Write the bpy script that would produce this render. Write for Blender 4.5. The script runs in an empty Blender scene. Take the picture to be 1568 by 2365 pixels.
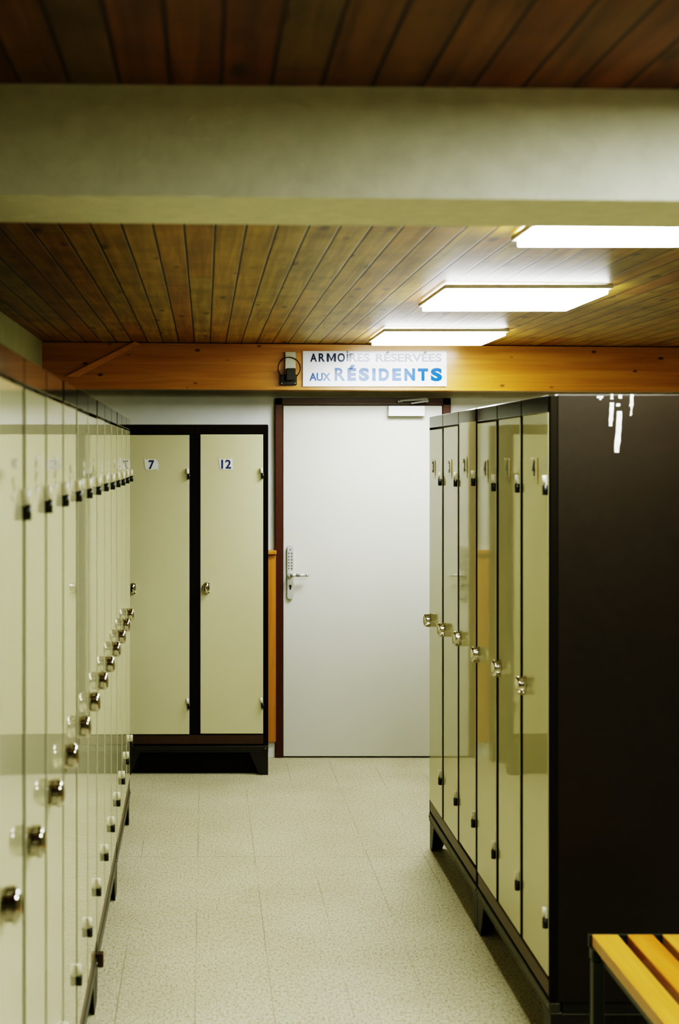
import bpy, bmesh, math, random
from mathutils import Vector, Matrix
random.seed(7)
S = bpy.context.scene
C = S.collection
PI = math.pi

# ------------------------------------------------------------------ camera numbers
FPX, VX, VY, H = 3047.0, 474.0, 1058.0, 1.62     # focal length (px), optical axis (px), eye height (m)
W_PX, H_PX = 1568.0, 2365.0

def at(px, py, d):                                # a point of the photo at depth d
    return Vector(((px - VX) * d / FPX, d, H + (VY - py) * d / FPX))

TILT = 0.0085
CEIL = 2.2235
def ceil_z(x):
    return CEIL - TILT * x

XL, XR, YB, YN = -0.853, 2.6, 7.16, -1.3          # room

# ------------------------------------------------------------------ materials
def new_mat(name):
    m = bpy.data.materials.new(name); m.use_nodes = True
    nt = m.node_tree
    return m, nt, nt.nodes, nt.links, nt.nodes['Principled BSDF']

def simple(name, col, rough=0.5, metal=0.0, noise=0.0, nscale=30.0, bump=0.0, bscale=200.0, spec=0.5, coat=0.0):
    m, nt, N, L, b = new_mat(name)
    b.inputs['Base Color'].default_value = (*col, 1)
    b.inputs['Roughness'].default_value = rough
    b.inputs['Metallic'].default_value = metal
    b.inputs['Specular IOR Level'].default_value = spec
    b.inputs['Coat Weight'].default_value = coat
    tc = N.new('ShaderNodeTexCoord')
    if noise:
        n = N.new('ShaderNodeTexNoise'); n.inputs['Scale'].default_value = nscale; n.inputs['Detail'].default_value = 5
        L.new(tc.outputs['Object'], n.inputs['Vector'])
        r = N.new('ShaderNodeValToRGB')
        r.color_ramp.elements[0].position = 0.3; r.color_ramp.elements[1].position = 0.7
        r.color_ramp.elements[0].color = (*[c * (1 - noise) for c in col], 1)
        r.color_ramp.elements[1].color = (*[min(1, c * (1 + noise)) for c in col], 1)
        L.new(n.outputs['Fac'], r.inputs['Fac']); L.new(r.outputs['Color'], b.inputs['Base Color'])
    if bump:
        n2 = N.new('ShaderNodeTexNoise'); n2.inputs['Scale'].default_value = bscale; n2.inputs['Detail'].default_value = 4
        L.new(tc.outputs['Object'], n2.inputs['Vector'])
        bp = N.new('ShaderNodeBump'); bp.inputs['Strength'].default_value = bump; bp.inputs['Distance'].default_value = 0.002
        L.new(n2.outputs['Fac'], bp.inputs['Height']); L.new(bp.outputs['Normal'], b.inputs['Normal'])
    return m

def math_node(N, L, op, a, b=None):
    n = N.new('ShaderNodeMath'); n.operation = op
    for i, v in enumerate((a, b)):
        if v is None: continue
        if isinstance(v, (int, float)): n.inputs[i].default_value = v
        else: L.new(v, n.inputs[i])
    return n.outputs[0]

def ramp(N, L, fac, stops):
    r = N.new('ShaderNodeValToRGB')
    e = r.color_ramp.elements
    while len(e) < len(stops): e.new(0.5)
    for el, (p, c) in zip(e, stops):
        el.position = p; el.color = (*c, 1)
    L.new(fac, r.inputs['Fac'])
    return r.outputs['Color']

def mix(N, L, fac, a, b, mode='MIX'):
    n = N.new('ShaderNodeMix'); n.data_type = 'RGBA'; n.blend_type = mode
    if isinstance(fac, (int, float)): n.inputs[0].default_value = fac
    else: L.new(fac, n.inputs[0])
    for k, v in ((6, a), (7, b)):
        if isinstance(v, tuple): n.inputs[k].default_value = (*v, 1)
        else: L.new(v, n.inputs[k])
    return n.outputs[2]

PLANK = 0.0812
def ceiling_material(name, stops):
    m, nt, N, L, b = new_mat(name)
    tc = N.new('ShaderNodeTexCoord')
    sp = N.new('ShaderNodeSeparateXYZ'); L.new(tc.outputs['Object'], sp.inputs[0])
    u = math_node(N, L, 'DIVIDE', math_node(N, L, 'SUBTRACT', sp.outputs['X'], 0.0252), PLANK)
    idx = math_node(N, L, 'FLOOR', u)
    fr = math_node(N, L, 'SUBTRACT', u, idx)
    wn = N.new('ShaderNodeTexWhiteNoise'); wn.noise_dimensions = '1D'; L.new(idx, wn.inputs['W'])
    # boards butt end to end at random places
    yy = math_node(N, L, 'ADD', sp.outputs['Y'], math_node(N, L, 'MULTIPLY', wn.outputs['Value'], 2.4))
    yi = math_node(N, L, 'FLOOR', math_node(N, L, 'DIVIDE', yy, 2.4))
    wn2 = N.new('ShaderNodeTexWhiteNoise'); wn2.noise_dimensions = '2D'
    cb = N.new('ShaderNodeCombineXYZ'); L.new(idx, cb.inputs[0]); L.new(yi, cb.inputs[1])
    L.new(cb.outputs[0], wn2.inputs['Vector'])
    base = ramp(N, L, wn2.outputs['Value'], stops)
    # grain along Y
    mp = N.new('ShaderNodeMapping'); mp.inputs['Scale'].default_value = (38, 1.6, 1)
    ofs = N.new('ShaderNodeCombineXYZ'); L.new(math_node(N, L, 'MULTIPLY', idx, 7.31), ofs.inputs[1])
    va = N.new('ShaderNodeVectorMath'); L.new(tc.outputs['Object'], va.inputs[0]); L.new(ofs.outputs[0], va.inputs[1])
    L.new(va.outputs[0], mp.inputs['Vector'])
    g = N.new('ShaderNodeTexNoise'); g.inputs['Scale'].default_value = 1.0; g.inputs['Detail'].default_value = 6; g.inputs['Distortion'].default_value = 0.6
    L.new(mp.outputs[0], g.inputs['Vector'])
    gr = ramp(N, L, g.outputs['Fac'], [(0.3, (0.62, 0.55, 0.5)), (0.7, (1.15, 1.15, 1.12))])
    col = mix(N, L, 1.0, base, gr, 'MULTIPLY')
    # blotches
    bn = N.new('ShaderNodeTexNoise'); bn.inputs['Scale'].default_value = 5; bn.inputs['Detail'].default_value = 4
    L.new(va.outputs[0], bn.inputs['Vector'])
    bl = ramp(N, L, bn.outputs['Fac'], [(0.3, (0.72, 0.7, 0.66)), (0.65, (1.12, 1.12, 1.1))])
    col = mix(N, L, 1.0, col, bl, 'MULTIPLY')
    # knots
    mk = N.new('ShaderNodeMapping'); mk.inputs['Scale'].default_value = (10, 3.2, 1); L.new(va.outputs[0], mk.inputs['Vector'])
    vo = N.new('ShaderNodeTexVoronoi'); vo.inputs['Scale'].default_value = 1.0; L.new(mk.outputs[0], vo.inputs['Vector'])
    kn = ramp(N, L, vo.outputs['Distance'], [(0.0, (1, 1, 1)), (0.1, (0.75, 0.75, 0.75)), (0.17, (0, 0, 0))])
    col = mix(N, L, kn, col, (0.05, 0.018, 0.006))
    # seams
    d = math_node(N, L, 'MINIMUM', fr, math_node(N, L, 'SUBTRACT', 1.0, fr))
    sm = ramp(N, L, d, [(0.0, (1, 1, 1)), (0.028, (1, 1, 1)), (0.05, (0, 0, 0))])
    yfr = math_node(N, L, 'SUBTRACT', math_node(N, L, 'DIVIDE', yy, 2.4), yi)
    sm2 = math_node(N, L, 'LESS_THAN', yfr, 0.0016)
    seam = math_node(N, L, 'MAXIMUM', sm, sm2)
    col = mix(N, L, seam, col, (0.035, 0.012, 0.004))
    L.new(col, b.inputs['Base Color'])
    b.inputs['Roughness'].default_value = 0.42
    b.inputs['Specular IOR Level'].default_value = 0.35
    hgt = math_node(N, L, 'ADD', math_node(N, L, 'MULTIPLY', seam, -1.0), math_node(N, L, 'MULTIPLY', g.outputs['Fac'], 0.12))
    bp = N.new('ShaderNodeBump'); bp.inputs['Strength'].default_value = 0.6; bp.inputs['Distance'].default_value = 0.003
    L.new(hgt, bp.inputs['Height']); L.new(bp.outputs['Normal'], b.inputs['Normal'])
    return m

def wood(name, c0, c1, knot, axis=0, scale=1.0, rough=0.35, knots=True, coat=0.0):
    m, nt, N, L, b = new_mat(name)
    tc = N.new('ShaderNodeTexCoord')
    mp = N.new('ShaderNodeMapping')
    s = [30 * scale] * 3; s[axis] = 1.6 * scale
    mp.inputs['Scale'].default_value = s
    L.new(tc.outputs['Object'], mp.inputs['Vector'])
    g = N.new('ShaderNodeTexNoise'); g.inputs['Scale'].default_value = 1; g.inputs['Detail'].default_value = 7; g.inputs['Distortion'].default_value = 0.8
    L.new(mp.outputs[0], g.inputs['Vector'])
    col = ramp(N, L, g.outputs['Fac'], [(0.3, c0), (0.68, c1)])
    if knots:
        mk = N.new('ShaderNodeMapping'); k = [11.0] * 3; k[axis] = 6.0
        mk.inputs['Scale'].default_value = k; L.new(tc.outputs['Object'], mk.inputs['Vector'])
        vo = N.new('ShaderNodeTexVoronoi'); vo.inputs['Scale'].default_value = 1.0; L.new(mk.outputs[0], vo.inputs['Vector'])
        kn = ramp(N, L, vo.outputs['Distance'], [(0.0, (1, 1, 1)), (0.06, (0.8, 0.8, 0.8)), (0.11, (0, 0, 0))])
        col = mix(N, L, kn, col, knot)
    L.new(col, b.inputs['Base Color'])
    b.inputs['Roughness'].default_value = rough
    b.inputs['Coat Weight'].default_value = coat
    b.inputs['Coat Roughness'].default_value = 0.2
    bp = N.new('ShaderNodeBump'); bp.inputs['Strength'].default_value = 0.12; bp.inputs['Distance'].default_value = 0.002
    L.new(g.outputs['Fac'], bp.inputs['Height']); L.new(bp.outputs['Normal'], b.inputs['Normal'])
    return m

def floor_material():
    m, nt, N, L, b = new_mat('speckled_vinyl_tile')
    tc = N.new('ShaderNodeTexCoord')
    sp = N.new('ShaderNodeSeparateXYZ'); L.new(tc.outputs['Object'], sp.inputs[0])
    n1 = N.new('ShaderNodeTexNoise'); n1.inputs['Scale'].default_value = 130; n1.inputs['Detail'].default_value = 3; n1.inputs['Roughness'].default_value = 0.7
    mp = N.new('ShaderNodeMapping'); mp.inputs['Scale'].default_value = (1.0, 0.55, 1); L.new(tc.outputs['Object'], mp.inputs['Vector'])
    L.new(mp.outputs[0], n1.inputs['Vector'])
    col = ramp(N, L, n1.outputs['Fac'], [(0.33, (0.25, 0.215, 0.12)), (0.47, (0.45, 0.415, 0.295)), (0.62, (0.55, 0.525, 0.41))])
    n2 = N.new('ShaderNodeTexNoise'); n2.inputs['Scale'].default_value = 2.5; n2.inputs['Detail'].default_value = 4
    L.new(tc.outputs['Object'], n2.inputs['Vector'])
    col = mix(N, L, 1.0, col, ramp(N, L, n2.outputs['Fac'], [(0.3, (0.9, 0.88, 0.84)), (0.7, (1.05, 1.05, 1.04))]), 'MULTIPLY')
    # thin joints between the sheets
    u = math_node(N, L, 'DIVIDE', math_node(N, L, 'ADD', sp.outputs['X'], 0.030), 0.2305)
    ui = math_node(N, L, 'FLOOR', math_node(N, L, 'ADD', u, 0.5))
    du = math_node(N, L, 'ABSOLUTE', math_node(N, L, 'SUBTRACT', u, ui))
    v = math_node(N, L, 'DIVIDE', math_node(N, L, 'SUBTRACT', sp.outputs['Y'], 5.365), 3.45)
    vi = math_node(N, L, 'FLOOR', math_node(N, L, 'ADD', v, 0.5))
    dv = math_node(N, L, 'ABSOLUTE', math_node(N, L, 'SUBTRACT', v, vi))
    ju = math_node(N, L, 'LESS_THAN', du, 0.0045)
    jv = math_node(N, L, 'MULTIPLY', math_node(N, L, 'LESS_THAN', dv, 0.0006), 0.7)
    br = N.new('ShaderNodeTexNoise'); br.inputs['Scale'].default_value = 1.7; br.inputs['Detail'].default_value = 3
    L.new(tc.outputs['Object'], br.inputs['Vector'])
    vis = ramp(N, L, br.outputs['Fac'], [(0.42, (0.05, 0.05, 0.05)), (0.6, (0.75, 0.75, 0.75))])
    j = math_node(N, L, 'MULTIPLY', math_node(N, L, 'MAXIMUM', ju, jv), vis)
    col = mix(N, L, j, col, (0.10, 0.07, 0.035))
    # odd dark specks
    vo = N.new('ShaderNodeTexVoronoi'); vo.inputs['Scale'].default_value = 2.2; L.new(tc.outputs['Object'], vo.inputs['Vector'])
    spk = math_node(N, L, 'LESS_THAN', vo.outputs['Distance'], 0.009)
    col = mix(N, L, spk, col, (0.12, 0.09, 0.05))
    L.new(col, b.inputs['Base Color'])
    b.inputs['Roughness'].default_value = 0.5
    b.inputs['Specular IOR Level'].default_value = 0.3
    return m

def emit(name, col, strength):
    m, nt, N, L, b = new_mat(name)
    b.inputs['Base Color'].default_value = (0.8, 0.8, 0.8, 1)
    b.inputs['Emission Color'].default_value = (*col, 1)
    b.inputs['Emission Strength'].default_value = strength
    return m

M = {}
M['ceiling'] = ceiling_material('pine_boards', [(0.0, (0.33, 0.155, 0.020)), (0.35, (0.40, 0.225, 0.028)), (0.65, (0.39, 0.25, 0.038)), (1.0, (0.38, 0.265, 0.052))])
M['ceiling_shaded'] = ceiling_material('shaded_pine_boards', [(0.0, (0.16, 0.055, 0.009)), (0.35, (0.20, 0.080, 0.014)), (0.65, (0.19, 0.095, 0.020)), (1.0, (0.17, 0.105, 0.030))])  # front bay: redder boards, with the dimness there put into their colour
M['floor'] = floor_material()
M['wall'] = simple('painted_plaster', (0.68, 0.69, 0.63), 0.8, noise=0.04, nscale=8, bump=0.3, bscale=120)
M['wall_left_shaded'] = simple('shaded_plaster', (0.36, 0.35, 0.20), 0.8, noise=0.05, nscale=8, bump=0.3, bscale=120)  # left wall plaster, its shade put into a darker olive tone
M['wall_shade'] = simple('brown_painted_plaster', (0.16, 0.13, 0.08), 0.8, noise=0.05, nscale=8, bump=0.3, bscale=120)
M['concrete'] = simple('rough_painted_concrete', (0.78, 0.775, 0.62), 0.85, noise=0.06, nscale=25, bump=0.9, bscale=95)
M['beam'] = wood('varnished_beam_wood', (0.33, 0.135, 0.018), (0.46, 0.225, 0.034), (0.05, 0.014, 0.004), 0, 1.0, 0.35, True, 0.5)
M['batten'] = wood('batten_wood', (0.50, 0.23, 0.05), (0.58, 0.29, 0.075), (0.1, 0.03, 0.008), 0, 1.2, 0.35, False)
M['wainscot'] = wood('wainscot_wood', (0.38, 0.15, 0.020), (0.50, 0.23, 0.036), (0.08, 0.025, 0.006), 2, 1.0, 0.4)
M['slat'] = wood('bench_slat_wood', (0.50, 0.25, 0.04), (0.60, 0.33, 0.07), (0.3, 0.12, 0.02), 1, 1.4, 0.3, False, 0.3)
M['slat_orange'] = wood('orange_bench_slat_wood', (0.46, 0.18, 0.018), (0.58, 0.27, 0.045), (0.3, 0.1, 0.02), 1, 1.4, 0.3, False, 0.3)
M['laminate'] = simple('cream_door_laminate', (0.565, 0.54, 0.365), 0.035, noise=0.02, nscale=3, bump=0.006, bscale=4, spec=0.55)
M['edge'] = simple('dark_door_edge', (0.02, 0.017, 0.009), 0.5)
M['carcass'] = simple('dark_brown_locker_paint', (0.013, 0.0085, 0.006), 0.42, noise=0.15, nscale=40, bump=0.05, bscale=300, spec=0.4)
M['top_rail'] = simple('glossy_dark_rail_paint', (0.016, 0.011, 0.008), 0.07)
M['post'] = simple('matt_dark_post_paint', (0.009, 0.007, 0.005), 0.85, spec=0.1)
M['rail'] = simple('brown_rail_paint', (0.050, 0.024, 0.013), 0.35, noise=0.15, nscale=20)
M['plinth'] = simple('plinth_metal', (0.05, 0.05, 0.04), 0.4, noise=0.2, nscale=20)
M['leg'] = simple('black_leg_metal', (0.012, 0.010, 0.009), 0.4)
M['chrome'] = simple('chrome', (0.62, 0.59, 0.51), 0.12, 1.0)
M['steel'] = simple('brushed_steel', (0.22, 0.22, 0.20), 0.45, 1.0)
M['satin'] = simple('satin_aluminium', (0.66, 0.66, 0.62), 0.45, 0.7)
M['hinge_light'] = simple('pale_hinge_plastic', (0.66, 0.63, 0.5), 0.3)
M['black'] = simple('black_plastic', (0.008, 0.008, 0.008), 0.4)
M['paper'] = simple('sticker_paper', (0.72, 0.72, 0.68), 0.6, noise=0.05, nscale=60)
M['paper_worn'] = simple('worn_sticker_paper', (0.58, 0.555, 0.39), 0.08, noise=0.1, nscale=60)
M['ink_blue'] = simple('navy_ink', (0.008, 0.025, 0.12), 0.5)
M['ink_black'] = simple('black_ink', (0.012, 0.012, 0.018), 0.5)
M['ink_faint'] = simple('faded_ink', (0.16, 0.16, 0.13), 0.5, noise=0.3, nscale=90)
M['ink_soft'] = simple('softened_ink', (0.06, 0.06, 0.06), 0.5, noise=0.3, nscale=90)
M['ink_ghost'] = simple('ghost_ink', (0.36, 0.35, 0.25), 0.5, noise=0.3, nscale=90)
M['glue'] = simple('old_adhesive', (0.34, 0.24, 0.06), 0.5, noise=0.3, nscale=90)
M['door'] = simple('white_door_paint', (0.625, 0.62, 0.545), 0.45, noise=0.015, nscale=4)
M['door_frame'] = simple('maroon_door_frame_paint', (0.060, 0.014, 0.008), 0.4, noise=0.12, nscale=30)
M['white_box'] = simple('white_enamel', (0.85, 0.87, 0.88), 0.35)
M['sign'] = simple('glossy_sign_face', (0.74, 0.76, 0.76), 0.115, spec=0.32, bump=0.01, bscale=30)
M['sign_ink'] = simple('sign_navy', (0.006, 0.024, 0.075), 0.115, spec=0.32, bump=0.01, bscale=30)
M['sign_blue'] = simple('sign_blue', (0.010, 0.075, 0.26), 0.115, spec=0.32, bump=0.01, bscale=30)
M['cream_block'] = simple('cream_block_plastic', (0.46, 0.45, 0.36), 0.5)
M['light'] = emit('lit_diffuser', (0.96, 1.0, 0.93), 27.0)
M['light_dim'] = emit('dimmer_diffuser', (0.96, 1.0, 0.93), 31.0)
M['frame_white'] = simple('white_light_frame', (0.55, 0.54, 0.46), 0.5)
M['bench_metal'] = simple('grey_green_bench_steel', (0.030, 0.040, 0.034), 0.35, 0.3, noise=0.1)
M['scrape'] = simple('white_scrape', (0.62, 0.62, 0.55), 0.6, noise=0.3, nscale=70)
M['dark_gap'] = simple('dark_gap', (0.004, 0.004, 0.004), 0.8)

# ------------------------------------------------------------------ mesh helpers
class MB:
    def __init__(self):
        self.bm = bmesh.new(); self.mats = []
    def mi(self, mat):
        if mat not in self.mats: self.mats.append(mat)
        return self.mats.index(mat)
    def box(self, x0, x1, y0, y1, z0, z1, mat, bev=0.0, seg=1):
        t = bmesh.new()
        bmesh.ops.create_cube(t, size=1)
        for v in t.verts:
            v.co = Vector((x0 + (v.co.x + .5) * (x1 - x0), y0 + (v.co.y + .5) * (y1 - y0), z0 + (v.co.z + .5) * (z1 - z0)))
        if bev:
            bmesh.ops.bevel(t, geom=t.edges[:], offset=bev, segments=seg, affect='EDGES', profile=0.7)
        self.join(t, mat); return self
    def join(self, t, mat, M4=None):
        i = self.mi(mat)
        for f in t.faces: f.material_index = i
        me = bpy.data.meshes.new('tmp'); t.to_mesh(me); t.free()
        if M4 is not None: me.transform(M4)
        self.bm.from_mesh(me); bpy.data.meshes.remove(me)
    def cyl(self, p0, p1, r0, mat, r1=None, seg=20, cap=True, smooth=True):
        r1 = r0 if r1 is None else r1
        p0, p1 = Vector(p0), Vector(p1)
        d = p1 - p0
        t = bmesh.new()
        bmesh.ops.create_cone(t, cap_ends=cap, segments=seg, radius1=r0, radius2=r1, depth=d.length)
        for f in t.faces: f.smooth = smooth and len(f.verts) == 4
        q = d.to_track_quat('Z', 'Y').to_matrix().to_4x4()
        self.join(t, mat, Matrix.Translation((p0 + p1) / 2) @ q); return self
    def tube(self, pts, r, mat, seg=10):
        for a, b in zip(pts, pts[1:]): self.cyl(a, b, r, mat, seg=seg)
        return self
    def poly(self, pts, d, mat):                  # polygon extruded by vector d
        t = bmesh.new()
        a = [t.verts.new(Vector(p)) for p in pts]
        b = [t.verts.new(Vector(p) + Vector(d)) for p in pts]
        t.faces.new(a); t.faces.new(b[::-1])
        n = len(a)
        for k in range(n): t.faces.new((a[k], b[k], b[(k + 1) % n], a[(k + 1) % n]))
        bmesh.ops.recalc_face_normals(t, faces=t.faces[:])
        self.join(t, mat); return self
    def stack(self, secs, mat, seg=28):           # oval sections (cx, y, cz, rx, rz) along y
        t = bmesh.new(); rings = []
        for (cx, y, cz, rx, rz) in secs:
            rings.append([t.verts.new((cx + rx * math.cos(2 * PI * k / seg), y, cz + rz * math.sin(2 * PI * k / seg))) for k in range(seg)])
        for a, b in zip(rings, rings[1:]):
            for k in range(seg): t.faces.new((a[k], a[(k + 1) % seg], b[(k + 1) % seg], b[k]))
        t.faces.new(rings[0]); t.faces.new(rings[-1][::-1])
        bmesh.ops.recalc_face_normals(t, faces=t.faces[:])
        self.join(t, mat); return self
    def text(self, s, size, mat, loc, offset=0.0, depth=0.0006, sx=1.0, width=None, height=None, space=1.0):
        # upright lettering facing -Y, lower-left corner at loc
        cu = bpy.data.curves.new('tmp_text', 'FONT'); cu.body = s; cu.size = size; cu.offset = offset; cu.extrude = depth; cu.space_character = space
        o = bpy.data.objects.new('tmp_text', cu); C.objects.link(o)
        dg = bpy.context.evaluated_depsgraph_get(); dg.update()
        me = bpy.data.meshes.new_from_object(o.evaluated_get(dg))
        bpy.data.objects.remove(o); bpy.data.curves.remove(cu)
        xs = [v.co.x for v in me.vertices]; ys = [v.co.y for v in me.vertices]
        x0, x1, y0, y1 = min(xs), max(xs), min(ys), max(ys)
        fx = width / (x1 - x0) if width else sx
        fy = height / (y1 - y0) if height else 1.0
        i = self.mi(mat)
        for v in me.vertices:
            x, y, z = v.co
            v.co = Vector((loc[0] + (x - x0) * fx, loc[1] - z, loc[2] + (y - y0) * fy))
        t = bmesh.new(); t.from_mesh(me); bpy.data.meshes.remove(me)
        for f in t.faces: f.material_index = i; f.smooth = False
        me = bpy.data.meshes.new('tmp'); t.to_mesh(me); t.free()
        self.bm.from_mesh(me); bpy.data.meshes.remove(me)
        return self
    def build(self, name, parent=None, loc=None, rot=None):
        me = bpy.data.meshes.new(name)
        self.bm.to_mesh(me); self.bm.free()
        for m in self.mats: me.materials.append(m)
        o = bpy.data.objects.new(name, me); C.objects.link(o)
        if parent is not None: o.parent = parent
        if loc is not None: o.location = loc
        if rot is not None: o.rotation_euler = rot
        return o

def tag(o, label=None, cat=None, group=None, kind=None):
    if label: o['label'] = label
    if cat: o['category'] = cat
    if group: o['group'] = group
    if kind: o['kind'] = kind
    return o

def thing(name, label, cat, loc=(0, 0, 0), rz=0.0, group=None):
    o = bpy.data.objects.new(name, None); C.objects.link(o)
    o.empty_display_size = 0.1
    o.location = loc; o.rotation_euler = (0, 0, rz)
    return tag(o, label, cat, group)

def structure(o, label):
    return tag(o, label, 'building part', kind='structure')

def slab(x0, x1, y0, y1, zb, zt, mat):            # box whose bottom/top follow functions of x
    m = MB(); t = bmesh.new()
    f = lambda q, x: q(x) if callable(q) else q
    vs = [t.verts.new((x, y, f(z, x))) for z in (zb, zt) for x, y in ((x0, y0), (x1, y0), (x1, y1), (x0, y1))]
    for q in ((0, 3, 2, 1), (4, 5, 6, 7), (0, 1, 5, 4), (1, 2, 6, 5), (2, 3, 7, 6), (3, 0, 4, 7)):
        t.faces.new([vs[k] for k in q])
    m.join(t, mat); return m

# ------------------------------------------------------------------ the setting
structure(slab(XL, XR, YN, YB, -0.1, 0.0, M['floor']).build('floor'), 'pale beige speckled vinyl tile floor of the aisle')
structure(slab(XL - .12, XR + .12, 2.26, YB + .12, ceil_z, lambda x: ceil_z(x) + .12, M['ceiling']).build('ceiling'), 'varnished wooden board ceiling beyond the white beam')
structure(slab(XL - .12, XR + .12, YN - .12, 2.259, ceil_z, lambda x: ceil_z(x) + .12, M['ceiling_shaded']).build('ceiling'), 'redder wooden board ceiling in front of the white beam, with shade in its colour')
structure(slab(XL - .12, XL, YN, YB, -0.1, ceil_z, M['wall_left_shaded']).build('wall_left'), 'plain plaster wall behind the left row of lockers')
structure(slab(XR, XR + .12, YN, YB, -0.1, ceil_z, M['wall_shade']).build('wall_right'), 'plain plaster wall far to the right')
structure(slab(XL - .12, XR + .12, YB, YB + .12, -0.1, ceil_z, M['wall']).build('wall_back'), 'white plaster wall around the door')
structure(slab(XL - .12, XR + .12, YN - .12, YN, -0.1, ceil_z, M['wall_shade']).build('wall_front'), 'plain plaster wall opposite the door')

# the painted beam across the front of the room
bz = lambda x: 2.0430 - TILT * x
structure(slab(XL, XR, 2.136, 2.385, bz, lambda x: ceil_z(x), M['concrete']).build('concrete_beam'), 'thick white painted beam with rough surface crossing below the ceiling')
# the wooden beam above the door
BY0, BY1 = 6.90, 7.06
wz = lambda x: 1.979 - 0.0045 * x
structure(slab(XL, XR, BY0, BY1, wz, lambda x: ceil_z(x) - 0.004, M['beam']).build('wooden_beam'), 'knotty orange brown wooden beam above the door')
m = MB()
p = [at(150, 871, BY0), at(312, 789, BY0), at(325, 795, BY0), at(180, 871, BY0)]
for q in p: q.y = BY0 - .012
m.poly(p, (0, .0118, 0), M['batten'])
structure(m.build('trim_1'), 'lighter diagonal wooden batten on the dark left end of the beam')

# wooden wainscot panel on the back wall left of the door
WX1 = (637 - VX) * 7.13 / FPX
m = MB(); m.box(XL + .002, WX1, 7.125, YB - .001, .085, 1.098, M['wainscot'], .003)
m.box(XL + .002, WX1 + .003, 7.105, YB - .001, 1.100, 1.122, M['wainscot'], .006, 2)
structure(m.build('trim_2'), 'orange wooden wainscot with rounded cap rail beside the door frame')
m = MB(); m.box(XL + .002, WX1 - .004, 7.14, YB - .001, 0.0, .084, M['wall'], .002)
structure(m.build('baseboard_back'), 'pale baseboard under the wooden wainscot')

# ------------------------------------------------------------------ door
DX0, DX1 = (652 - VX) * YB / FPX, (1020 - VX) * YB / FPX
DZ1 = H + (VY - 936) * YB / FPX
d = thing('door_1', None, None, ((DX0 + DX1) / 2, YB, 0)); d['kind'] = 'structure'; d['label'] = 'white flush door in a dark maroon frame with keypad lock'
ox = (DX0 + DX1) / 2
MB().box(DX0 + .003 - ox, DX1 - .003 - ox, -.030, -.004, .008, DZ1 - .003, M['door'], .002).build('door_leaf', d)
m = MB()
fl, frr, ft = (635 - VX) * YB / FPX, (1038.5 - VX) * YB / FPX, H + (VY - 920) * YB / FPX
m.box(fl - ox, DX0 - ox, -.032, -.001, 0, ft, M['door_frame'], .002)
m.box(DX1 - ox, frr - ox, -.032, -.001, 0, ft, M['door_frame'], .002)
m.box(fl - ox, frr - ox, -.032, -.001, DZ1, ft, M['door_frame'], .002)
tag(m.build('door_frame', d), 'dark maroon door frame')
MB().box(DX0 - ox, DX1 - ox, -.006, -.001, 0.0, .007, M['dark_gap']).build('threshold_gap', d)
# lock plate: rounded strip
def capsule(x0, x1, z0, z1, n=12):
    r = (x1 - x0) / 2; cx = (x0 + x1) / 2
    return [(cx + r * math.cos(a), z1 - r + r * math.sin(a)) for a in [PI * k / n for k in range(n + 1)]] + \
           [(cx + r * math.cos(a), z0 + r + r * math.sin(a)) for a in [PI + PI * k / n for k in range(n + 1)]]
k = YB / FPX
lx0, lx1 = (662 - VX) * k - ox, (676.8 - VX) * k - ox
lz0, lz1 = H + (VY - 1382) * k, H + (VY - 1258) * k
m = MB(); m.poly([(x, -.046, z) for x, z in capsule(lx0, lx1, lz0, lz1)], (0, .0155, 0), M['satin'])
lock = tag(m.build('lock_plate', d), 'satin metal keypad lock plate')
m = MB()
for px, py in [(669, 1268)] + [(x, y) for y in (1276.5, 1284, 1291.3, 1298.3, 1305.2, 1311.5) for x in (665.6, 672.4)]:
    x, z = (px - VX) * k - ox, H + (VY - py) * k
    m.cyl((x, -.0465, z), (x, -.0490, z), .0029, M['black'], seg=12)
m.build('keypad', lock)
m = MB()
hx, hz = (669 - VX) * k - ox, H + (VY - 1326) * k
m.cyl((hx, -.046, hz), (hx, -.075, hz), .012, M['satin'], seg=24)
ex = (709 - VX) * k - ox
m.tube([(hx, -.078, hz), (hx + .03, -.080, hz + .001), (ex - .012, -.080, hz + .001), (ex, -.074, hz + .001)], .0085, M['satin'], 14)
tag(m.build('door_handle', lock), 'satin lever handle')
m = MB(); z = H + (VY - 1352) * k
m.cyl((hx, -.0462, z), (hx, -.0485, z), .0085, M['steel'], seg=20); m.box(hx - .004, hx + .004, -.0485, -.0462, z - .018, z, M['black'], .001)
m.cyl((hx, -.0485, z), (hx, -.0490, z), .0050, M['black'], seg=16)
m.build('keyhole', lock)
# closer
m = MB(); x0, x1 = (893 - VX) * k - ox, (976 - VX) * k - ox
m.box(x0, x1, -.075, -.0305, H + (VY - 962) * k, DZ1 - .006, M['white_box'], .004, 2)
cl = tag(m.build('door_closer', d), 'white door closer box')
m = MB(); zc = H + (VY - 926) * k
a0, a1 = (915 - VX) * k - ox, (983 - VX) * k - ox
m.box(a0, a0 + .028, -.050, -.0325, zc - .012, zc + .002, M['steel'], .002)
m.poly([(a0 + .012, -.062, zc - .006), (a1, -.062, zc + .001), (a1, -.062, zc + .015), (a0 + .012, -.062, zc + .002)], (0, .010, 0), M['steel'])
m.poly([((945 - VX) * k - ox, -.072, zc - .020), (a1, -.072, zc - .008), (a1, -.072, zc + .004), ((945 - VX) * k - ox, -.072, zc - .014)], (0, .009, 0), M['steel'])
m.cyl((a1 - .006, -.074, zc - .002), (a1 - .006, -.050, zc - .002), .010, M['steel'], seg=18)
tag(m.build('closer_arm', cl), 'shiny steel folding arm')

# ------------------------------------------------------------------ lockers
TOP, DOOR0, DOOR1 = 1.792, 0.209, 1.738

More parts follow.
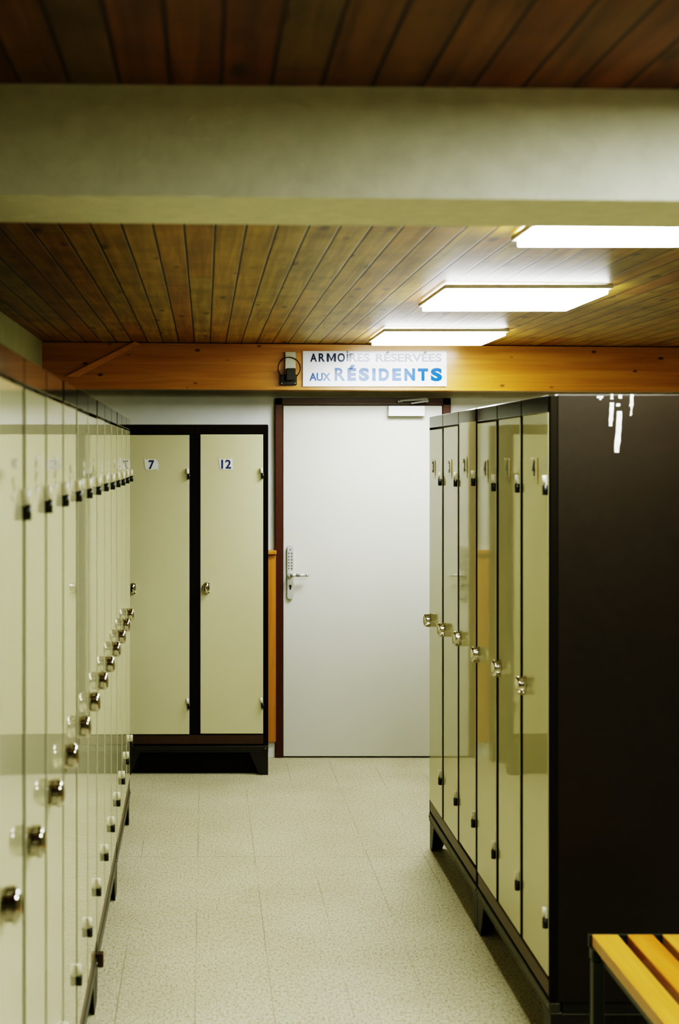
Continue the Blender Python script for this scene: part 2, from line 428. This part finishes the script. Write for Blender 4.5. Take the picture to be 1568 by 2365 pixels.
def make_latch():
    m = MB()
    m.stack([(0, 0, 0, .0195, .0275), (0, -.005, 0, .0195, .0275), (0, -.007, 0, .017, .025)], M['chrome'])
    m.stack([(0, -.006, 0, .013, .019), (0, -.019, 0, .012, .018)], M['chrome'])
    m.stack([(0, -.017, 0, .0185, .026), (0, -.022, 0, .0185, .026), (0, -.026, 0, .0165, .0235), (0, -.029, 0, .0125, .018), (0, -.0308, 0, .007, .010), (0, -.0313, 0, .002, .003)], M['chrome'])
    for s in (-1, 1):
        m.box(.006, .017, -.022, -.004, s * .022 - .004, s * .022 + .004, M['chrome'], .001)
    for f in m.bm.faces: f.smooth = True
    o = m.build('latch')
    o.data.set_sharp_from_angle(angle=math.radians(35))
    return o
def make_hinge():
    m = MB()
    m.cyl((-.007, 0, .001), (-.007, 0, .027), .0058, M['hinge_light'], seg=16)
    m.cyl((.001, 0, -.026), (.001, 0, 0), .0075, M['black'], seg=16)
    m.box(-.011, .002, .0005, .0062, -.002, .026, M['hinge_light'], .001)
    return m.build('hinge')
LATCH, HINGE = make_latch(), make_hinge()
used = set()
def child_copy(proto, parent, loc, key=None):
    o = proto if proto.name not in used else proto.copy()
    if proto.name in used: C.objects.link(o)
    used.add(proto.name)
    o.parent = parent; o.location = loc
    return o

def sticker(parent, text, ink, worn, loc, paper=None, h=.058, w=.068):
    """A torn paper number sticker; parts of one mesh: paper, digits, a strip of old adhesive."""
    rnd = random.Random(hash((text, round(loc[0], 3), len(used))) & 0xffff)
    rnd = random.Random(int(loc[0] * 1000) + len(text) * 7 + (paper is None))
    m = MB(); pts = []
    for (sx, sz) in ((-1, -.2), (-.92, -.9), (-.3, -1), (.35, -.95), (.95, -1), (1, -.1), (.9, .8), (.6, 1.05), (.1, .85), (-.4, 1), (-.75, .8), (-1.05, 1.1)):
        pts.append((sx * w / 2 + rnd.uniform(-.003, .003), -.0012, sz * h / 2 + rnd.uniform(-.003, .003)))
    if text:
        m.poly(pts, (0, .0010, 0), M['paper_worn'] if worn else M['paper'])
    if worn and text:
        m.poly([(w * .62, -.0012, -h * .8), (w * .72, -.0014, -h * .2), (w * .66, -.0012, h * .5), (w * .56, -.0012, h * .45), (w * .6, -.0012, -.2 * h)], (0, .0010, 0), M['glue'])
    if text:
        m.text(text, .05, ink, (-.015 if len(text) == 1 else -.025, -.0018, -.023), offset=.0012, width=.029 if len(text) == 1 else .050, height=.046)
    else:
        # only scraps of the paper are left, with no readable number
        for _ in range(7):
            x, z = rnd.uniform(-.024, .016), rnd.uniform(-.036, .030)
            a, b = rnd.uniform(.006, .018), rnd.uniform(.005, .014)
            m.poly([(x, -.0012, z), (x + a * .5, -.0012, z - b * .2), (x + a, -.0012, z + b * .3), (x + a * .9, -.0012, z + b), (x + a * .3, -.0012, z + b * .8)], (0, .0010, 0), rnd.choice([M['paper'], M['paper'], M['paper_worn'], M['ink_ghost']]))
    o = m.build('number_sticker', parent, loc)
    return o

def locker_bank(label, group, origin, rz, n, pitch, depth, stickers, gap=.030, tilts=None, lifts=None, plinth='plinth'):
    """Bank of lockers: local x runs left to right, y from the door faces back, z up."""
    t = thing('locker_bank', label, 'locker', origin, rz, group)
    Wd = n * pitch
    g = .002                                       # neighbours stand side by side
    m = MB()
    m.box(g, Wd - g, .021, depth, .150, TOP, M['carcass'], .003)
    for i in range(n + 1):
        xa, xb = i * pitch - gap / 2 + .0025, i * pitch + gap / 2 - .0025
        if 0 < i < n: m.box(xa, xb, .004, .0212, .210, DOOR1 + .003, M['post'], .001)
        else: m.box(max(xa, g), min(xb, Wd - g), .0025, .0212, .150, TOP - .003, M['post'], .001)
    m.build('carcass', t)
    m = MB()
    for i in range(n):
        m.box(i * pitch + (.004 if i else gap / 2 - .001), (i + 1) * pitch - (.004 if i < n - 1 else gap / 2 - .001), .0, .0205, DOOR1 + .007, TOP - .001, M['top_rail'], .0015)
    m.build('top_rail', t)
    m = MB(); m.box(gap / 2 - .001, Wd - gap / 2 + .001, .002, .0205, .158, DOOR0 - .005, M['rail'], .002); m.build('base_rail', t)
    m = MB()
    m.box(g, Wd - g, .0, .030, .124, .149, M[plinth], .002)
    m.box(g, Wd - g, .0, .034, .1165, .1235, M[plinth], .001)
    m.box(g, Wd - g, depth - .03, depth - .002, .1165, .149, M['leg'], .002)
    m.box(g + .003, g + .028, .035, depth - .031, .1165, .149, M['leg'], .002)
    m.box(Wd - g - .028, Wd - g - .003, .035, depth - .031, .1165, .149, M['leg'], .002)
    m.box(Wd - g - .0028, Wd - g, .035, depth - .031, .1165, .1200, M[plinth], .0005)
    pl = m.build('plinth', t)
    for x in (.016, Wd - .016):
        m = MB(); m.cyl((x, .001, .137), (x, -.003, .137), .0045, M['steel'], seg=12)
        m.build('bolt', pl)
    for side in (0, 1):
        for back in (0, 1):
            m = MB()
            x = g + .001 if side == 0 else Wd - g - .001
            s = 1 if side == 0 else -1
            y = .004 if not back else depth - .012
            sy = 1 if not back else -1
            m.poly([(x, y, .1155), (x + s * .095, y, .1155), (x + s * .045, y, .0), (x, y, 0)], (0, sy * .004, 0), M['leg'])
            m.poly([(x, y + sy * .0041, .1155), (x, y + sy * .10, .1155), (x, y + sy * .05, 0), (x, y + sy * .0041, 0)], (s * .004, 0, 0), M['leg'])
            m.build('leg', t)
    for i in range(n):
        x0, x1 = i * pitch + gap / 2, (i + 1) * pitch - gap / 2
        dw = x1 - x0
        lift = (lifts or [0] * n)[i]
        m = MB()
        # local door origin at the hinge edge (right), bottom
        m.box(-dw, 0, 0, .018, 0, DOOR1 - DOOR0, M['laminate'], .0022, 2)
        # darker colour on the narrow faces
        m.bm.normal_update()
        for f in m.bm.faces:
            c = f.calc_center_median(); nn = f.normal
            if abs(nn.y) < .3 and c.y > .004: f.material_index = m.mi(M['edge'])
        dr = m.build('door', t, (x1, .0, DOOR0 + lift), (0, 0, (tilts or [0] * n)[i]))
        child_copy(LATCH, dr, (-dw + .030, -.0002, .955 - DOOR0))
        for hz in (1.540, .366):
            child_copy(HINGE, dr, (-.004, -.0068, hz - DOOR0))
        txt, ink, worn, px = stickers[i]
        sticker(dr, txt, ink, worn, (-dw + px, -.0002, 1.586 - DOOR0))
    return t

R = math.radians
rnd = random.Random(5)
LF = -0.3335                                       # door plane of the left row
P = 0.3303
ends = [5.867 - 3 * P * j for j in range(4)]
SLOPE = -0.00755
labels_left = ['cream three door locker bank at the far end of the left row, beside locker 7',
               'cream three door locker bank second from the far end of the left row',
               'cream three door locker bank second from the near end of the left row',
               'nearest cream three door locker bank on the left, cut off by the picture edge']
for j, e in enumerate(ends):
    y0 = e - 3 * P
    st = [('', None, True, .16 + rnd.uniform(-.02, .02)) for _ in range(3)]
    tl = [R(rnd.uniform(-.12, .12)) for _ in range(3)]
    if j == 3: tl = [R(.55), R(.05), R(-.1)]
    lb = locker_bank(labels_left[j], 'locker banks of the left row', (LF + SLOPE * (y0 - 5.867), y0, 0), R(90) - math.atan(SLOPE), 3, P, .505, st, 0.034, tl, [rnd.uniform(-.002, .002) for _ in range(3)])
    if j == 1:
        MB().box(.002, .030, -.018, -.001, .118, .158, M['rail'], .002).build('joint_bracket', lb)
RF = 0.9285                                        # door plane of the right row
PR = 0.3205
bpy.context.view_layer.update()
stR = [[('3', M['ink_black'], True, .095), ('3', M['ink_faint'], True, .13), ('2', M['ink_soft'], True, .105)],
       [('4', M['ink_soft'], True, .13), ('4', M['ink_faint'], True, .125), ('4', M['ink_black'], True, .135)]]
tR = [[R(.05), R(-.1), R(.12)], [R(.1), R(-.15), R(-.05)]]
lR = [[-.002, .001, .010], [0, .004, .006]]
labels_right = ['olive cream three door locker bank of the right row nearer the white door',
                'olive cream three door locker bank with scraped dark brown end panel behind the bench']
for j, e in enumerate((5.48, 5.48 - 3 * PR)):
    b_ = locker_bank(labels_right[j], 'locker banks of the right row', (RF, e, 0), R(-90), 3, PR, .505, stR[j], 0.036, tR[j], lR[j])
    if j == 1:
        m = MB(); rs = random.Random(3); dpt = 3.557
        def streak(px0, px1, py0, py1, lean=0):
            k2 = dpt / FPX; pts = []; n = 7
            for q in range(n + 1):
                f = q / n; y = (px0 - VX) * k2 - RF + lean * f + rs.uniform(-.001, .001); pts.append((y, H + (VY - (py0 + (py1 - py0) * f)) * k2))
            for q in range(n, -1, -1):
                f = q / n; y = (px1 - VX) * k2 - RF + lean * f + rs.uniform(-.0015, .0015); pts.append((y, H + (VY - (py0 + (py1 - py0) * f)) * k2))
            xx = 3 * PR - .002 + .0002
            m.poly([(xx, y, z) for y, z in pts], (.0006, 0, 0), M['scrape'])
        streak(1426, 1437, 950, 1045, -.008); streak(1409, 1417, 930, 984, -.003); streak(1411, 1416, 910, 922)
        streak(1456, 1463, 911, 938, -.002); streak(1458, 1461, 939, 960, -.003)
        streak(1379, 1393, 915, 919); streak(1429, 1436, 912, 920); streak(1425, 1433, 932, 938, -.002); streak(1385, 1389, 919, 923)
        tag(m.build('paint_scrape', b_), 'white scraped paint streaks')
# back bank, two wide doors numbered 7 and 12
PB = 0.377
bx1 = (620.5 - VX) * 6.74 / FPX
locker_bank('dark framed two door locker bank against the back wall, numbered 7 and 12', None, (bx1 - 2 * PB, 6.74, 0), 0, 2, PB, .355,
            [('7', M['ink_blue'], False, .128), ('12', M['ink_blue'], False, .132)], .056, [0, 0], [0, .003], plinth='leg')
MB().box(.02, 2 * PB - .02, .045, .052, .001, .116, M['post']).build('under_shade_panel', bpy.data.objects['locker_bank.006'])  # added dark sheet standing in for the shade under the back bank

# ------------------------------------------------------------------ ceiling lights
LX0, LX1 = 0.826, 1.376
lab = {6.295: 'lit square ceiling panel nearest the door, above the sign', 4.765: 'lit square ceiling panel in the middle, largest in view',
       3.235: 'lit square ceiling panel partly hidden behind the white beam', 1.30: 'lit square ceiling panel in front of the white beam'}
for yc, l in lab.items():
    zc = ceil_z((LX0 + LX1) / 2)
    t = thing('ceiling_light', l, 'ceiling light', ((LX0 + LX1) / 2, yc, zc - .005), 0, 'ceiling panels along the right side')
    w2, d2 = (LX1 - LX0) / 2, .265
    m = MB(); e = .012
    for (a, b, c, dd) in ((-w2 - e, w2 + e, -d2 - e, -d2), (-w2 - e, w2 + e, d2, d2 + e), (-w2 - e, -w2, -d2, d2), (w2, w2 + e, -d2, d2)):
        m.box(a, b, c, dd, -.012, .002, M['frame_white'], .002)
    m.build('frame', t)
    MB().box(-w2 + .001, w2 - .001, -d2 + .001, d2 - .001, -.030 if yc > 3 else -.014, .000, M['light'] if yc > 3 else M['light_dim'], .006, 2).build('diffuser', t)

# ------------------------------------------------------------------ sign
sy = BY0
sx0, sx1 = (699 - VX) * sy / FPX, (1031 - VX) * sy / FPX
sz0, sz1 = H + (VY - 893) * sy / FPX, H + (VY - 811) * sy / FPX
t = thing('door_sign', 'white board with blue letters reading armoires réservées aux résidents on the beam', 'sign', ((sx0 + sx1) / 2, sy, sz0))
t.rotation_euler[0] = -.0025
cx = (sx0 + sx1) / 2
m = MB(); m.box(sx0 - cx, sx1 - cx, -.010, -.0005, 0, sz1 - sz0, M['sign'], .002, 2); m.build('board', t)
def put(m, s, px0, px1, pyb, pyt, mat, off=.003, acc=0):
    kk = sy / FPX
    m.text(s, .1, mat, ((px0 - VX) * kk - cx, -.0106, H + (VY - pyb) * kk - sz0), offset=off, depth=.0004, width=(px1 - px0) * kk, height=(pyb - pyt) * kk)
m = MB()
put(m, 'A', 716, 731.5, 836, 816.5, M['sign_ink'])
put(m, 'R', 735.5, 750, 836, 816.5, M['sign_ink'])
kq = sy / FPX
def pq(px, py): return ((px - VX) * kq - cx, -.0110, H + (VY - py) * kq - sz0)
for quad in ([(754, 836), (754, 816.5), (759, 816.5), (759, 836)], [(770.5, 836), (770.5, 816.5), (775.5, 816.5), (775.5, 836)],
             [(759, 816.5), (759, 823), (764.75, 836), (764.75, 829)], [(770.5, 816.5), (764.75, 829), (764.75, 836), (770.5, 823)]):
    m.poly([pq(*v) for v in quad], (0, .0008, 0), M['sign_ink'])
put(m, 'O', 779, 796, 836.3, 816.2, M['sign_ink'])
put(m, 'I', 800, 804, 835.5, 817.5, M['sign_ink'])
put(m, '.', 799.6, 803.6, 815.2, 811.8, M['sign_ink'])
put(m, 'RES', 806, 853, 836, 816.5, M['sign_ink'])
m.build('lettering', t)
m = MB()
put(m, 'RÉSERVÉES', 867, 1019, 836, 812.5, M['sign_ink'])
m.build('lettering', t)
m = MB()
put(m, 'AUX', 714, 763, 880, 861.5, M['sign_blue'])
m.build('lettering', t)
m = MB()
put(m, 'R', 772.5, 797, 880, 850, M['sign_blue'], .0025)
put(m, 'É', 802, 822, 880, 843, M['sign_blue'], .006)
put(m, 'S', 828, 852, 880.5, 850, M['sign_blue'], .006)
put(m, 'I', 859, 867, 880, 851, M['sign_blue'], .006)
put(m, 'D', 874, 898, 880, 851, M['sign_blue'], .006)
put(m, 'E', 905, 926, 880, 851, M['sign_blue'], .006)
put(m, 'N', 933, 958, 880, 851, M['sign_blue'], .006)
put(m, 'T', 964, 988, 880, 851, M['sign_blue'], .006)
put(m, 'S', 994, 1020, 881, 850, M['sign_blue'], .006)
m.build('lettering', t)

# ------------------------------------------------------------------ bracket with a cream block and a cable loop
kk = BY0 / FPX
bx, bzb = (666 - VX) * kk, H + (VY - 890) * kk
t = thing('wall_bracket', 'small black bracket holding a cream block with a thin cable loop, left of the sign', 'bracket', (bx, BY0, bzb))
q = lambda px, py: ((px - VX) * kk - bx, H + (VY - py) * kk - bzb)
m = MB(); x0, z0 = q(646, 890); x1, z1 = q(685, 866); m.box(x0, x1, -.022, -.0005, z0, z1, M['black'], .003)
x0, z0 = q(659.5, 880); x1, z1 = q(681, 852); m.box(x0, x1, -.060, -.0225, z0, z1, M['black'], .003)
bk = m.build('base_plate', t)
for px in (650, 681):
    m = MB(); x, z = q(px, 886); m.cyl((x, -.0220, z), (x, -.0245, z), .0035, M['steel'], seg=12)
    m.build('screw', bk)
m = MB(); x0, z0 = q(658, 870); x1, z1 = q(682, 813); m.box(x0, x1, -.022, -.001, q(0, 865)[1], z1, M['cream_block'], .002)
tag(m.build('block', t), 'cream block')
m = MB(); pts = []
for i in range(29):
    a = -PI * .30 + (2 * PI - PI * .40) * i / 28 + 0
    a = -PI / 2 + .75 + (2 * PI - 1.5) * i / 28
    pts.append(((667 - 666) * kk + 25.5 * kk * math.cos(a), -.0265, q(0, 851)[1] + 25 * kk * math.sin(a)))
m.tube(pts, .0028, M['black'], 8); tag(m.build('cable', t), 'thin black cable loop')

# ------------------------------------------------------------------ bench
bx0, by1, btop = (1366 - VX) * 3.25 / FPX, 3.25, H - (2157 - VY) * 3.25 / FPX
L_, NS, SW, SG = 1.55, 4, .064, .0225
t = thing('bench', 'slatted orange wood bench on a dark steel frame beside the locker end panel', 'bench', (bx0, by1 - L_, 0), 0)
Wb = NS * SW + (NS - 1) * SG
for i in range(NS):
    m = MB(); x = i * (SW + SG)
    m.box(x, x + SW, 0, L_ - .002, btop - .030, btop, M['slat_orange'] if i == 1 else M['slat'], .004, 2)
    m.build('slat', t)
m = MB(); T = .028
zt = btop - .0305
for y0 in (.0, L_ - T):
    m.box(-.006, Wb + .006, y0 + .001, y0 + T + .001, zt - T, zt, M['bench_metal'], .002)
for x0 in (.012, Wb - .012 - T):
    m.box(x0, x0 + T, T + .002, L_ - T, zt - T, zt, M['bench_metal'], .002)
# upstand at the slat ends, flush with the seat
m.box(-.006, Wb + .006, L_, L_ + .010, zt - .004, btop - .002, M['bench_metal'], .001)
m.build('frame', t)
for x0 in (-.004, Wb + .004 - T):
    for y0 in (.002, L_ - T):
        m = MB(); m.box(x0, x0 + T, y0, y0 + T, .004, zt - T - .0005, M['bench_metal'], .002)
        m.box(x0 - .002, x0 + T + .002, y0 - .0015, y0 + T + .002, 0, .0038, M['black'], .001)
        m.build('leg', t)

# ------------------------------------------------------------------ camera, world, colour
cam = bpy.data.cameras.new('camera'); co = bpy.data.objects.new('camera', cam); C.objects.link(co)
co.location = (0, 0, H); co.rotation_euler = (PI / 2, 0, 0)
cam.sensor_fit = 'VERTICAL'; cam.sensor_height = 36.0
cam.lens = FPX / H_PX * 36.0
cam.shift_x = (W_PX / 2 - VX) / H_PX
cam.shift_y = -(H_PX / 2 - VY) / H_PX
cam.dof.use_dof = True; cam.dof.focus_distance = 6.7; cam.dof.aperture_fstop = 4.2
cam.clip_start = .05
S.camera = co
w = bpy.data.worlds.new('world'); S.world = w; w.use_nodes = True
w.node_tree.nodes['Background'].inputs[0].default_value = (0.0, 0.0, 0.0, 1)
S.view_settings.view_transform = 'Filmic'
S.view_settings.look = 'Very High Contrast'
S.view_settings.exposure = 0.45
vs = S.view_settings
vs.use_curve_mapping = True
cm = vs.curve_mapping
cm.extend = 'EXTRAPOLATED'; cm.use_clip = False
cb = cm.curves[2]
for x, y in ((.03, .024), (.10, .092), (.30, .33)): cb.points.new(x, y)
cb.points[-1].location = (1.0, 1.08)
cm.update()
try:
    S.cycles.use_denoising = True
    S.cycles.max_bounces = 10
    S.cycles.sample_clamp_indirect = 8
except Exception: pass
